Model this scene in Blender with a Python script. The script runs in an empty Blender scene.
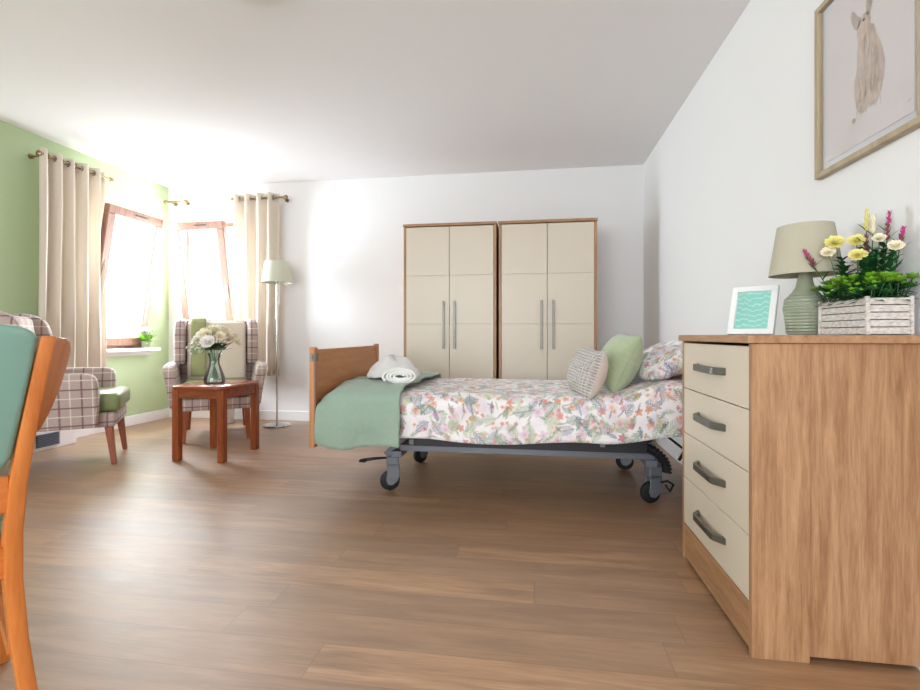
import bpy, bmesh, math, random
from mathutils import Vector, Matrix, noise
random.seed(7)
PI = math.pi
C = bpy.context.scene.collection
D = bpy.data

# ------------------------------------------------------------------ materials
class NT:
    def __init__(s, name):
        s.m = D.materials.new(name); s.m.use_nodes = True
        s.t = s.m.node_tree; s.b = s.t.nodes['Principled BSDF']
    def n(s, ty, **kw):
        nd = s.t.nodes.new(ty)
        for k, v in kw.items():
            if k in ('operation', 'data_type', 'blend_type', 'noise_dimensions', 'voronoi_dimensions', 'feature', 'interpolation_type', 'wave_type', 'bands_direction'):
                setattr(nd, k, v)
        return nd
    def L(s, a, b): s.t.links.new(a, b)
    def put(s, inp, v):
        if hasattr(v, 'is_output') or isinstance(v, bpy.types.NodeSocket): s.L(v, inp)
        else: inp.default_value = v
    def math(s, op, a, b=0.0, c=0.0):
        nd = s.n('ShaderNodeMath', operation=op)
        s.put(nd.inputs[0], a); s.put(nd.inputs[1], b); s.put(nd.inputs[2], c)
        return nd.outputs[0]
    def vmath(s, op, a, b):
        nd = s.n('ShaderNodeVectorMath', operation=op); s.put(nd.inputs[0], a); s.put(nd.inputs[1], b); return nd.outputs[0]
    def scale(s, v, x, y, z):
        return s.vmath('MULTIPLY', v, (x, y, z))
    def sep(s, v):
        nd = s.n('ShaderNodeSeparateXYZ'); s.L(v, nd.inputs[0]); return nd.outputs
    def comb(s, x, y, z=0.0):
        nd = s.n('ShaderNodeCombineXYZ'); s.put(nd.inputs[0], x); s.put(nd.inputs[1], y); s.put(nd.inputs[2], z); return nd.outputs[0]
    def noise(s, v, sc, det=3.0, rough=.5, dist=0.0):
        nd = s.n('ShaderNodeTexNoise'); s.L(v, nd.inputs['Vector']); nd.inputs['Scale'].default_value = sc
        nd.inputs['Detail'].default_value = det; nd.inputs['Roughness'].default_value = rough; nd.inputs['Distortion'].default_value = dist
        return nd.outputs[0]
    def mix(s, f, a, b, bt='MIX'):
        nd = s.n('ShaderNodeMix', data_type='RGBA', blend_type=bt); s.put(nd.inputs[0], f)
        for q, v in ((6, a), (7, b)):
            if isinstance(v, (tuple, list)): nd.inputs[q].default_value = (*v[:3], 1)
            else: s.L(v, nd.inputs[q])
        return nd.outputs[2]
    def ramp(s, f, stops, inter='LINEAR'):
        nd = s.n('ShaderNodeValToRGB'); s.put(nd.inputs[0], f); r = nd.color_ramp; r.interpolation = inter
        while len(r.elements) < len(stops): r.elements.new(.5)
        for e, (p, c) in zip(r.elements, stops): e.position = p; e.color = (*c, 1)
        return nd.outputs[0]
    def smooth(s, v, a, b):
        nd = s.n('ShaderNodeMapRange', interpolation_type='SMOOTHSTEP'); s.put(nd.inputs[0], v); nd.inputs[1].default_value = a; nd.inputs[2].default_value = b
        return nd.outputs[0]
    def bump(s, h, st=.3, d=.01):
        nd = s.n('ShaderNodeBump'); nd.inputs['Strength'].default_value = st; nd.inputs['Distance'].default_value = d
        s.L(h, nd.inputs['Height']); s.L(nd.outputs[0], s.b.inputs['Normal'])
    def obj(s):
        return s.n('ShaderNodeTexCoord').outputs['Object']
    def uv(s):
        return s.n('ShaderNodeTexCoord').outputs['UV']
    def col(s, c):
        if isinstance(c, (tuple, list)): s.b.inputs['Base Color'].default_value = (*c[:3], 1)
        else: s.L(c, s.b.inputs['Base Color'])
    def fin(s, rough=.6, metal=0.0, spec=.5):
        s.b.inputs['Roughness'].default_value = rough; s.b.inputs['Metallic'].default_value = metal
        s.b.inputs['Specular IOR Level'].default_value = spec
        return s.m

def srgb(r, g, b):
    f = lambda c: (c/255/12.92) if c/255 <= .04045 else ((c/255+.055)/1.055)**2.4
    return (f(r), f(g), f(b))

def plain(name, c, rough=.6, metal=0.0, nz=.06, sc=30, bump=0.0, spec=.5):
    t = NT(name); f = t.noise(t.obj(), sc, 3)
    t.col(t.mix(f, tuple(x*(1-nz) for x in c), tuple(min(1, x*(1+nz)) for x in c)))
    if bump: t.bump(f, bump, .004)
    return t.fin(rough, metal, spec)

def fabric(name, c, weave=700, nz=.08, bump=.25, rough=.9):
    t = NT(name); u = t.uv(); x, y, _ = t.sep(u)
    w = t.math('MULTIPLY', t.math('SINE', t.math('MULTIPLY', x, weave*2)), t.math('SINE', t.math('MULTIPLY', y, weave*2)))
    f = t.noise(u, 60, 3)
    t.col(t.mix(f, tuple(q*(1-nz) for q in c), tuple(min(1, q*(1+nz)) for q in c)))
    t.bump(t.math('ADD', t.math('MULTIPLY', w, .3), t.noise(u, 40, 3)), bump, .003)
    t.b.inputs['Sheen Weight'].default_value = .25
    return t.fin(rough)

def wood(name, dark, light, axis='x', rough=.4, sc=1.0):
    t = NT(name); o = t.obj()
    s = {'x': (1.2, 16, 16), 'y': (16, 1.2, 16), 'z': (16, 16, 1.2)}[axis]
    v = t.scale(o, *[q*sc for q in s])
    a = t.noise(v, 1.6, 6, .62, .5)
    fine = t.noise(t.scale(v, 3.2, 3.2, 3.2), 3.0, 3, .6)
    g = t.math('ADD', t.math('MULTIPLY', a, .72), t.math('MULTIPLY', fine, .28))
    t.col(t.ramp(g, [(.36, dark), (.5, tuple((p+q)/2 for p, q in zip(dark, light))), (.64, light)]))
    t.bump(fine, .08, .002)
    return t.fin(rough)

M = {}
M['wall'] = plain('wall_white_paint', srgb(231, 230, 230), .75, nz=.012, sc=2)
M['ceil'] = plain('ceiling_white_paint', srgb(230, 228, 228), .85, nz=.015, sc=1.5)
M['green'] = plain('wall_green_paint', srgb(182, 201, 160), .75, nz=.015, sc=2)
M['white'] = plain('white_gloss_paint', srgb(238, 238, 238), .35, nz=.01)
OD, OL = srgb(144, 102, 68), srgb(186, 144, 106)
for a in 'xyz': M['oak_'+a] = wood('oak_veneer_'+a, OD, OL, a, .42, 1.7)
for a in 'xyz': M['bw_'+a] = wood('bed_wood_'+a, srgb(176, 112, 66), srgb(203, 140, 92), a, .4)
for a in 'xyz': M['cherry_'+a] = wood('cherry_wood_'+a, srgb(118, 54, 24), srgb(156, 82, 42), a, .22)
for a in 'xyz': M['beech_'+a] = wood('beech_wood_'+a, srgb(184, 100, 38), srgb(212, 130, 60), a, .3)
for a in 'xyz': M['win_'+a] = wood('window_wood_'+a, srgb(138, 100, 82), srgb(166, 128, 108), a, .4)
M['lightwood'] = wood('pale_wood_z', srgb(158, 140, 112), srgb(188, 170, 142), 'z', .45)
M['cream'] = plain('cream_laminate', srgb(214, 202, 184), .35, nz=.01, sc=4)
M['steel'] = plain('brushed_steel', srgb(128, 128, 124), .42, 1.0, nz=.1, sc=60)
M['chrome'] = plain('chrome', srgb(200, 200, 200), .12, 1.0, nz=.01)
M['brass'] = plain('antique_brass', srgb(150, 130, 100), .3, 1.0, nz=.05)
M['gmetal'] = plain('grey_painted_metal', srgb(112, 116, 124), .4, .3, nz=.05)
M['dmetal'] = plain('dark_metal', srgb(40, 40, 44), .45, .3, nz=.05)
M['black'] = plain('black_rubber', srgb(22, 22, 25), .6, nz=.1)
M['gap'] = plain('shadow_board', srgb(60, 42, 30), .8, nz=.1)
M['teal'] = plain('teal_vinyl', srgb(128, 166, 152), .5, nz=.06, sc=14, bump=.04)
M['sage'] = fabric('sage_throw_fabric', srgb(150, 172, 156))
M['greencush'] = fabric('green_cushion_fabric', srgb(168, 180, 146), nz=.12)
M['seatgreen'] = plain('green_seat_vinyl', srgb(126, 140, 88), .35, nz=.05, sc=18)
M['creamfab'] = fabric('cream_upholstery', srgb(218, 206, 188))
M['throwgreen'] = fabric('olive_green_fabric', srgb(156, 160, 112))
M['towel'] = fabric('white_towel', srgb(236, 234, 232), weave=300, bump=.9)
M['knitback'] = fabric('cream_linen', srgb(222, 205, 192))
M['mattress'] = fabric('mattress_cover', srgb(190, 196, 205))
M['glaze'] = plain('sage_glaze', srgb(150, 155, 132), .3, nz=.12, sc=25)
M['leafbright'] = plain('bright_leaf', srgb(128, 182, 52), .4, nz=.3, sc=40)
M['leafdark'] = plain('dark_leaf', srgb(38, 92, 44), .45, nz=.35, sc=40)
M['stem'] = plain('green_stem', srgb(88, 130, 84), .5, nz=.2)
M['pink'] = plain('pink_petal', srgb(200, 72, 140), .6, nz=.25, sc=60)
M['mauve'] = plain('mauve_bud', srgb(150, 80, 95), .6, nz=.3, sc=60)
M['yellow'] = plain('yellow_petal', srgb(238, 230, 150), .6, nz=.15, sc=60)
M['cpetal'] = plain('cream_petal', srgb(248, 238, 214), .6, nz=.1, sc=60)
M['wpetal'] = plain('white_petal', srgb(246, 242, 236), .6, nz=.05, sc=60)
M['soil'] = plain('dark_moss', srgb(34, 44, 28), .9, nz=.4)
M['matboard'] = plain('white_mount', srgb(226, 226, 232), .7, nz=.01)
M['socket'] = plain('white_plastic', srgb(232, 230, 228), .3, nz=.01)
M['grille'] = plain('grey_grille', srgb(108, 120, 138), .4, nz=.05)

def whitewash():
    t = NT('whitewashed_slat'); v = t.scale(t.obj(), 30, 30, 90)
    f = t.noise(v, 2.2, 4, .6)
    t.col(t.ramp(f, [(.3, srgb(168, 156, 146)), (.5, srgb(206, 198, 192)), (.75, srgb(226, 222, 218))])); t.bump(f, .4, .002)
    return t.fin(.8)
M['slat'] = whitewash()

def floor_mat():
    t = NT('oak_plank_floor'); o = t.obj(); x, y, z = t.sep(o)
    W, LN = .142, 1.25
    row = t.math('FLOOR', t.math('DIVIDE', y, W))
    wn = t.n('ShaderNodeTexWhiteNoise', noise_dimensions='1D'); wn.noise_dimensions = '1D'; t.L(row, wn.inputs['W'])
    xs = t.math('ADD', t.math('DIVIDE', x, LN), t.math('MULTIPLY', wn.outputs[0], 5.3))
    pid = t.math('FLOOR', xs)
    w2 = t.n('ShaderNodeTexWhiteNoise'); w2.noise_dimensions = '3D'; t.L(t.comb(row, pid, 3.1), w2.inputs['Vector'])
    r = w2.outputs[0]
    v = t.comb(t.math('ADD', t.math('MULTIPLY', x, 1.5), t.math('MULTIPLY', r, 37.0)), t.math('MULTIPLY', y, 15.0), t.math('MULTIPLY', r, 11.0))
    g1 = t.noise(v, 1.3, 6, .62, .6); g2 = t.noise(t.scale(v, 2.5, 5, 1), 2.2, 3, .6)
    g = t.math('ADD', t.math('MULTIPLY', g1, .7), t.math('MULTIPLY', g2, .3))
    c = t.ramp(g, [(.3, srgb(116, 82, 54)), (.45, srgb(152, 114, 80)), (.58, srgb(176, 136, 100)), (.72, srgb(196, 158, 122))])
    c = t.mix(t.math('MULTIPLY', t.math('SUBTRACT', 1.0, r), .42), c, srgb(160, 126, 100))
    tint = t.ramp(r, [(0, (.80, .79, .78)), (1, (1.06, 1.04, 1.02))]); c = t.mix(1.0, c, tint, 'MULTIPLY')
    fy = t.math('FRACT', t.math('DIVIDE', y, W)); fx = t.math('FRACT', xs)
    ey = t.math('MINIMUM', fy, t.math('SUBTRACT', 1.0, fy)); ex = t.math('MULTIPLY', t.math('MINIMUM', fx, t.math('SUBTRACT', 1.0, fx)), LN/W)
    e = t.math('MINIMUM', ex, ey); seam = t.math('SUBTRACT', 1.0, t.smooth(e, 0.004, .018))
    c = t.mix(t.math('MULTIPLY', seam, .42), c, srgb(90, 62, 42))
    t.col(c); t.bump(t.math('SUBTRACT', t.math('MULTIPLY', g2, .15), t.math('MULTIPLY', seam, .5)), .12, .002)
    t.fin(.4, 0, .7); t.b.inputs['Coat Weight'].default_value = .75; t.b.inputs['Coat IOR'].default_value = 1.7; t.b.inputs['Coat Roughness'].default_value = .46; t.b.inputs['Coat Tint'].default_value = (1, 1, 1, 1)
    t.L(t.math('ADD', .36, t.math('MULTIPLY', g1, .14)), t.b.inputs['Roughness'])
    return t.m
M['floor'] = floor_mat()

def plaid():
    t = NT('tartan_wool'); u = t.uv(); x, y, _ = t.sep(u)
    base = t.mix(t.noise(u, 120, 2), srgb(166, 148, 142), srgb(190, 172, 164))
    def line(c, per, off, w):
        f = t.math('FRACT', t.math('ADD', t.math('DIVIDE', c, per), off))
        d = t.math('ABSOLUTE', t.math('SUBTRACT', f, .5))
        return t.math('SUBTRACT', 1.0, t.smooth(d, w*.6/per, w/per))
    P = .115
    c = base
    for cc in (x, y):
        c = t.mix(t.math('MULTIPLY', line(cc, P, .5, .0042), .75), c, srgb(228, 216, 206))
        c = t.mix(t.math('MULTIPLY', line(cc, P, .02, .006), .85), c, srgb(118, 84, 88))
    t.col(c); t.bump(t.noise(u, 500, 2), .2, .002)
    t.b.inputs['Sheen Weight'].default_value = .2
    return t.fin(.9)
M['plaid'] = plaid()

def floral(name):
    t = NT(name); u = t.uv()
    c = t.mix(t.smooth(t.noise(u, 9, 2), .45, .7), srgb(240, 236, 236), srgb(222, 212, 226))
    wn = t.n('ShaderNodeTexNoise'); t.L(u, wn.inputs['Vector']); wn.inputs['Scale'].default_value = 75; wn.inputs['Detail'].default_value = 2
    uw = t.vmath('ADD', u, t.scale(t.vmath('SUBTRACT', wn.outputs['Color'], (.5, .5, .5)), .012, .012, 0))
    def cell(scale, off):
        v = t.vmath('ADD', t.scale(uw, scale, scale, 1), (off, off*1.7, 0))
        vo = t.n('ShaderNodeTexVoronoi'); vo.voronoi_dimensions = '2D'; vo.feature = 'F1'
        t.L(v, vo.inputs['Vector']); vo.inputs['Scale'].default_value = 1; vo.inputs['Randomness'].default_value = .8
        loc = t.vmath('SUBTRACT', v, vo.outputs['Position']); r, g, b = t.sep(vo.outputs['Color'])
        x, y, _ = t.sep(loc); an = t.math('MULTIPLY', r, 2*PI); cs, sn = t.math('COSINE', an), t.math('SINE', an)
        a = t.math('ADD', t.math('MULTIPLY', x, cs), t.math('MULTIPLY', y, sn))
        d = t.math('SUBTRACT', t.math('MULTIPLY', y, cs), t.math('MULTIPLY', x, sn))
        return a, d, g, b
    GR = [(0, srgb(96, 130, 104)), (.25, srgb(150, 176, 140)), (.5, srgb(84, 104, 122)), (.7, srgb(176, 184, 128)), (.85, srgb(120, 140, 96))]
    def fern(c, scale, off, n, Lh, Wd, amt):
        a, d, g, b = cell(scale, off)
        ad = t.math('ABSOLUTE', d)
        prof = t.math('MULTIPLY', Wd, t.math('SUBTRACT', 1.0, t.math('POWER', t.math('ABSOLUTE', t.math('DIVIDE', a, Lh)), 2.0)))
        inside = t.math('LESS_THAN', ad, prof)
        st = t.math('LESS_THAN', t.math('FRACT', t.math('SUBTRACT', t.math('MULTIPLY', a, n), t.math('MULTIPLY', ad, n*.9))), .48)
        m = t.math('MULTIPLY', inside, t.math('MAXIMUM', st, t.math('LESS_THAN', ad, .018)))
        m = t.math('MULTIPLY', m, t.math('GREATER_THAN', b, amt))
        return t.mix(t.math('MULTIPLY', m, .78), c, t.ramp(g, GR, 'CONSTANT'))
    def flower(c, scale, off, R, pet, amt, cols, inner):
        a, d, g, b = cell(scale, off)
        rr = t.math('SQRT', t.math('ADD', t.math('MULTIPLY', a, a), t.math('MULTIPLY', d, d)))
        th = t.math('ARCTAN2', d, a)
        lim = t.math('MULTIPLY', R, t.math('ADD', .8, t.math('MULTIPLY', .2, t.math('COSINE', t.math('MULTIPLY', th, pet)))))
        m = t.math('MULTIPLY', t.math('LESS_THAN', rr, lim), t.math('GREATER_THAN', b, amt))
        fc = t.ramp(g, cols, 'CONSTANT')
        fc = t.mix(t.smooth(rr, R*.55, 0), fc, inner)
        return t.mix(t.math('MULTIPLY', m, .85), c, fc)
    CO = [(0, srgb(222, 156, 134)), (.22, srgb(228, 178, 142)), (.42, srgb(214, 146, 152)), (.6, srgb(218, 192, 206)), (.78, srgb(230, 188, 168)), (.94, srgb(200, 110, 132))]
    c = fern(c, 10.5, 2.3, 10.0, .46, .26, .10)
    c = fern(c, 8.0, 11.7, 13.0, .49, .24, .15)
    c = flower(c, 11.0, 5.1, .33, 5.0, .35, [(0, srgb(226, 204, 216)), (.5, srgb(236, 214, 204))], srgb(212, 166, 184))
    c = flower(c, 13.0, 7.9, .27, 5.0, .48, CO, srgb(214, 130, 110))
    c = flower(c, 24.0, 3.3, .27, 4.0, .5, CO, srgb(204, 140, 100))
    c = fern(c, 14.0, 6.4, 8.0, .45, .16, .3)
    c = fern(c, 18.0, 16.4, 8.0, .44, .10, .4)
    t.col(c); t.bump(t.noise(u, 30, 3), .25, .004); t.b.inputs['Sheen Weight'].default_value = .15
    return t.fin(.85)
M['floral'] = floral('floral_bedding')

def knit():
    t = NT('chunky_knit'); u = t.uv(); x, y, _ = t.sep(u)
    a = t.math('ADD', x, y); b = t.math('SUBTRACT', x, y); k = 2*PI/.030
    h = t.math('MULTIPLY', t.math('SINE', t.math('MULTIPLY', a, k)), t.math('SINE', t.math('MULTIPLY', b, k)))
    t.col(t.mix(t.smooth(h, -.9, .2), srgb(206, 196, 190), srgb(240, 234, 230))); t.bump(h, 1.0, .01)
    return t.fin(.95)
M['knit'] = knit()

def grooved_glaze():
    t = NT('grooved_glaze'); x, y, z = t.sep(t.obj())
    s = t.math('SINE', t.math('MULTIPLY', z, 2*PI/.0098))
    t.col(t.mix(t.noise(t.obj(), 20, 3), srgb(128, 138, 118), srgb(160, 166, 146))); t.bump(s, .35, .004)
    return t.fin(.28)
M['groove'] = grooved_glaze()

def shade_mat(name, c):
    t = NT(name); f = t.noise(t.scale(t.obj(), 1, 1, 4), 180, 2); t.col(t.mix(f, tuple(q*.94 for q in c), c)); t.bump(f, .2, .002)
    t.b.inputs['Transmission Weight'].default_value = 0
    return t.fin(.85)
M['shade'] = shade_mat('taupe_shade_linen', srgb(186, 180, 160))
M['shadepale'] = shade_mat('pale_sage_shade', srgb(206, 208, 188))

def curtain_mat():
    t = NT('cream_curtain'); f = t.noise(t.scale(t.uv(), 300, 60, 1), 1, 2)
    c = t.mix(f, srgb(220, 208, 194), srgb(232, 222, 208)); t.col(c); t.fin(.9)
    tr = t.n('ShaderNodeBsdfTranslucent'); t.L(c, tr.inputs[0]); mx = t.n('ShaderNodeMixShader'); mx.inputs[0].default_value = .25
    out = [q for q in t.t.nodes if q.type == 'OUTPUT_MATERIAL'][0]
    t.L(t.b.outputs[0], mx.inputs[1]); t.L(tr.outputs[0], mx.inputs[2]); t.L(mx.outputs[0], out.inputs[0])
    return t.m
M['curtain'] = curtain_mat()

def glass_mat(name, tint=(1, 1, 1), k=1.0):
    t = NT(name); out = [q for q in t.t.nodes if q.type == 'OUTPUT_MATERIAL'][0]
    tr = t.n('ShaderNodeBsdfTransparent'); tr.inputs[0].default_value = (*tint, 1)
    gl = t.n('ShaderNodeBsdfGlossy'); gl.inputs['Roughness'].default_value = .03
    fr = t.n('ShaderNodeFresnel'); fr.inputs[0].default_value = 1.45
    mx = t.n('ShaderNodeMixShader'); t.L(t.math('MULTIPLY', fr.outputs[0], k), mx.inputs[0])
    t.L(tr.outputs[0], mx.inputs[1]); t.L(gl.outputs[0], mx.inputs[2]); t.L(mx.outputs[0], out.inputs[0])
    return t.m
M['pane'] = glass_mat('window_glass', k=.6)
M['picglass'] = glass_mat('picture_glass', k=.35)
M['vase'] = glass_mat('vase_glass', (.96, .985, .99), .9)
M['water'] = glass_mat('vase_water', (.95, .98, .99), .8)

def hare_mat(name, a, b):
    t = NT(name); f = t.noise(t.scale(t.obj(), 1, 60, 14), 1.0, 5, .7, 1.2)
    g = t.noise(t.obj(), 9, 2)
    t.col(t.mix(g, t.mix(t.smooth(f, .35, .65), a, b), srgb(222, 208, 200))); return t.fin(.8)
M['hare'] = hare_mat('watercolour_brown', srgb(150, 122, 102), srgb(220, 196, 172))
M['haredk'] = hare_mat('watercolour_umber', srgb(96, 74, 62), srgb(180, 154, 134))
M['haregold'] = hare_mat('watercolour_ochre', srgb(190, 146, 104), srgb(228, 206, 182))
def paper():
    t = NT('watercolour_paper'); f = t.noise(t.obj(), 5, 3, .5, .5)
    t.col(t.mix(t.smooth(f, .52, .75), srgb(232, 224, 226), srgb(222, 214, 208))); return t.fin(.8)
M['paper'] = paper()
def aqua():
    t = NT('aqua_card'); o = t.obj(); x, y, z = t.sep(o)
    w = t.math('SINE', t.math('ADD', t.math('MULTIPLY', z, 340), t.math('MULTIPLY', t.noise(t.scale(o, 40, 40, 8), 1.0, 3), 16)))
    m = t.smooth(w, .55, .95)
    t.col(t.mix(t.math('MULTIPLY', m, .55), srgb(140, 204, 192), srgb(202, 232, 226))); return t.fin(.5)
M['aqua'] = aqua()

# ------------------------------------------------------------------ mesh helpers
def B(): return bmesh.new()
def join(bm, tmp, tf=None, mt=None):
    if tf:
        for v in tmp.verts: v.co = Vector(tf(v.co))
    if mt is not None: tmp.transform(mt)
    me = D.meshes.new('tmp'); tmp.to_mesh(me); tmp.free(); bm.from_mesh(me); D.meshes.remove(me)
    return bm
def box(bm, x0, x1, y0, y1, z0, z1, bev=0.0, seg=2, tf=None, mt=None):
    t = B(); bmesh.ops.create_cube(t, size=1)
    for v in t.verts: v.co = Vector((x0+(v.co.x+.5)*(x1-x0), y0+(v.co.y+.5)*(y1-y0), z0+(v.co.z+.5)*(z1-z0)))
    if bev: bmesh.ops.bevel(t, geom=list(t.edges), offset=bev, segments=seg, profile=.5, affect='EDGES')
    return join(bm, t, tf, mt)
def prism(bm, pts, axis, a, b, bev=0.0, seg=2, tf=None, mt=None):
    t = B()
    def P(p, d):
        return {'x': (d, p[0], p[1]), 'y': (p[0], d, p[1]), 'z': (p[0], p[1], d)}[axis]
    lo = [t.verts.new(P(p, a)) for p in pts]; hi = [t.verts.new(P(p, b)) for p in pts]
    n = len(pts); t.faces.new(lo); t.faces.new(hi)
    for i in range(n): t.faces.new([lo[i], lo[(i+1) % n], hi[(i+1) % n], hi[i]])
    bmesh.ops.recalc_face_normals(t, faces=t.faces)
    if bev: bmesh.ops.bevel(t, geom=[e for e in t.edges], offset=bev, segments=seg, profile=.5, affect='EDGES', clamp_overlap=True)
    return join(bm, t, tf, mt)
def lathe(bm, prof, n=24, cx=0, cy=0, mt=None):
    t = B(); rings = []
    for r, z in prof:
        if r < 1e-6: rings.append([t.verts.new((cx, cy, z))])
        else: rings.append([t.verts.new((cx+r*math.cos(2*PI*k/n), cy+r*math.sin(2*PI*k/n), z)) for k in range(n)])
    for a, b in zip(rings, rings[1:]):
        for k in range(n):
            k2 = (k+1) % n
            if len(a) == 1 and len(b) == 1: continue
            if len(a) == 1: t.faces.new([a[0], b[k], b[k2]])
            elif len(b) == 1: t.faces.new([a[k], a[k2], b[0]])
            else: t.faces.new([a[k], a[k2], b[k2], b[k]])
    bmesh.ops.recalc_face_normals(t, faces=t.faces)
    return join(bm, t, None, mt)
def tube(bm, pts, r, n=8, mt=None):
    t = B(); pts = [Vector(p) for p in pts]; rings = []
    rr = r if isinstance(r, (list, tuple)) else [r]*len(pts)
    up = None
    for i, p in enumerate(pts):
        d = (pts[min(i+1, len(pts)-1)]-pts[max(i-1, 0)]).normalized()
        if up is None: up = d.orthogonal().normalized()
        up = (up-d*up.dot(d)).normalized(); s = d.cross(up)
        rings.append([t.verts.new(p+rr[i]*(math.cos(2*PI*k/n)*up+math.sin(2*PI*k/n)*s)) for k in range(n)])
    for a, b in zip(rings, rings[1:]):
        for k in range(n): t.faces.new([a[k], a[(k+1) % n], b[(k+1) % n], b[k]])
    t.faces.new(rings[0]); t.faces.new(rings[-1])
    bmesh.ops.recalc_face_normals(t, faces=t.faces)
    return join(bm, t, None, mt)
def bar(bm, a, b, w, h, up=(0, 0, 1), bev=0.0):
    a, b = Vector(a), Vector(b); d = (b-a); L = d.length; d.normalize()
    s = d.cross(Vector(up)).normalized(); u = s.cross(d)
    mt = Matrix(((d.x, s.x, u.x, a.x), (d.y, s.y, u.y, a.y), (d.z, s.z, u.z, a.z), (0, 0, 0, 1)))
    return box(bm, 0, L, -w/2, w/2, -h/2, h/2, bev, 1, None, mt)
def boxuv(bm):
    uv = bm.loops.layers.uv.verify()
    for f in bm.faces:
        n = f.normal; ax = max(range(3), key=lambda k: abs(n[k]))
        for l in f.loops:
            c = l.vert.co
            l[uv].uv = ((c.y, c.z), (c.x, c.z), (c.x, c.y))[ax]
def O(name, bm, mat, parent=None, loc=None, smooth=False, uv=True, rot=None):
    if uv: bm.normal_update(); boxuv(bm)
    me = D.meshes.new(name); bm.to_mesh(me); bm.free()
    o = D.objects.new(name, me); C.objects.link(o)
    me.materials.append(M[mat] if isinstance(mat, str) else mat)
    if smooth:
        for p in me.polygons: p.use_smooth = True
        if smooth != 'all':
            try: me.set_sharp_from_angle(angle=math.radians(40))
            except Exception: pass
    if parent: o.parent = parent
    if loc: o.location = loc
    if rot: o.rotation_euler = rot
    return o
def tag(o, label=None, cat=None, group=None, kind=None):
    if label: o['label'] = label
    if cat: o['category'] = cat
    if group: o['group'] = group
    if kind: o['kind'] = kind
    return o
def E(name, label, cat, loc=(0, 0, 0), rz=0.0, group=None, kind=None, rot=None):
    o = D.objects.new(name, None); C.objects.link(o); o.location = loc
    o.rotation_euler = rot if rot else (0, 0, rz); o.empty_display_size = .05
    return tag(o, label, cat, group, kind)
def struct(name, bm, mat, smooth=False, parent=None):
    o = O(name, bm, mat, parent, smooth=smooth)
    if not parent: o['kind'] = 'structure'
    return o
def copy_tree(o, parent=None):
    c = o.copy(); C.objects.link(c)
    if parent: c.parent = parent
    for ch in o.children: copy_tree(ch, c)
    return c
def gridsurf(nu, nv, f, thick=0.0):
    """f(i/nu, j/nv) -> (co, uv); returns a bmesh with UVs"""
    bm = B(); uvl = bm.loops.layers.uv.verify(); V = []; U = {}
    for i in range(nu+1):
        row = []
        for j in range(nv+1):
            co, uv = f(i/nu, j/nv); v = bm.verts.new(co); U[v] = uv; row.append(v)
        V.append(row)
    for i in range(nu):
        for j in range(nv):
            fc = bm.faces.new([V[i][j], V[i+1][j], V[i+1][j+1], V[i][j+1]])
            for l in fc.loops: l[uvl].uv = U[l.vert]
    bm.normal_update()
    return bm
def solid(o, th, off=0.0):
    m = o.modifiers.new('solid', 'SOLIDIFY'); m.thickness = th; m.offset = off
def subd(o, n=1):
    m = o.modifiers.new('sub', 'SUBSURF'); m.levels = n; m.render_levels = n

# ------------------------------------------------------------------ room
XL, XR, YB, YF, H = -3.77, .996, 4.56, -2.4, 2.4
T = .22
b = B(); box(b, XL-T, XR+T, YF-T, YB+T, -.1, 0); struct('floor', b, 'floor')
b = B(); box(b, XL-T, XR+T, YF-T, YB+T, H, H+.1); struct('ceiling', b, 'ceil')
LY0, LY1, LZ0, LZ1 = 3.60, 4.27, .735, 2.02     # opening in the left wall
b = B()
box(b, XL-T, XL, YF-T, LY0, 0, H); box(b, XL-T, XL, LY1, YB, 0, H)
box(b, XL-T, XL, LY0, LY1, 0, LZ0); box(b, XL-T, XL, LY0, LY1, LZ1, H); struct('wall_left', b, 'green')
BX0, BX1 = -3.58, -2.80
b = B()
box(b, XL-T, BX0, YB, YB+T, 0, H); box(b, BX1, XR+T, YB, YB+T, 0, H)
box(b, BX0, BX1, YB, YB+T, 0, LZ0); box(b, BX0, BX1, YB, YB+T, LZ1, H); struct('wall_back', b, 'wall')
b = B(); box(b, XR, XR+T, YF-T, YB, 0, H); struct('wall_right', b, 'wall')
FX0, FX1, FZ0, FZ1 = -3.2, .3, .55, 2.15      # big unseen opening added behind the camera to let in front fill light
b = B()
box(b, XL, FX0, YF-T, YF, 0, H); box(b, FX1, XR, YF-T, YF, 0, H)
box(b, FX0, FX1, YF-T, YF, 0, FZ0); box(b, FX0, FX1, YF-T, YF, FZ1, H); struct('wall_front', b, 'wall')
b = B()
for x in (FX0, (2*FX0+FX1)/3, (FX0+2*FX1)/3, FX1-.05): box(b, x, x+.05, YF-.15, YF-.09, FZ0, FZ1)
for z in (FZ0, FZ1-.05): box(b, FX0, FX1, YF-.15, YF-.09, z, z+.05)
struct('added_window', b, 'white')  # unseen window bars, added to go with the fill opening
def skirting(name, x0, x1, y0, y1):
    b = B(); box(b, x0, x1, y0, y1, 0, .095, .004, 2); struct(name, b, 'white')
skirting('baseboard_back', XL+.016, XR-.016, YB-.016, YB)
skirting('baseboard_left', XL, XL+.016, YF, YB)
skirting('baseboard_right', XR-.016, XR, YF, YB)

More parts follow.
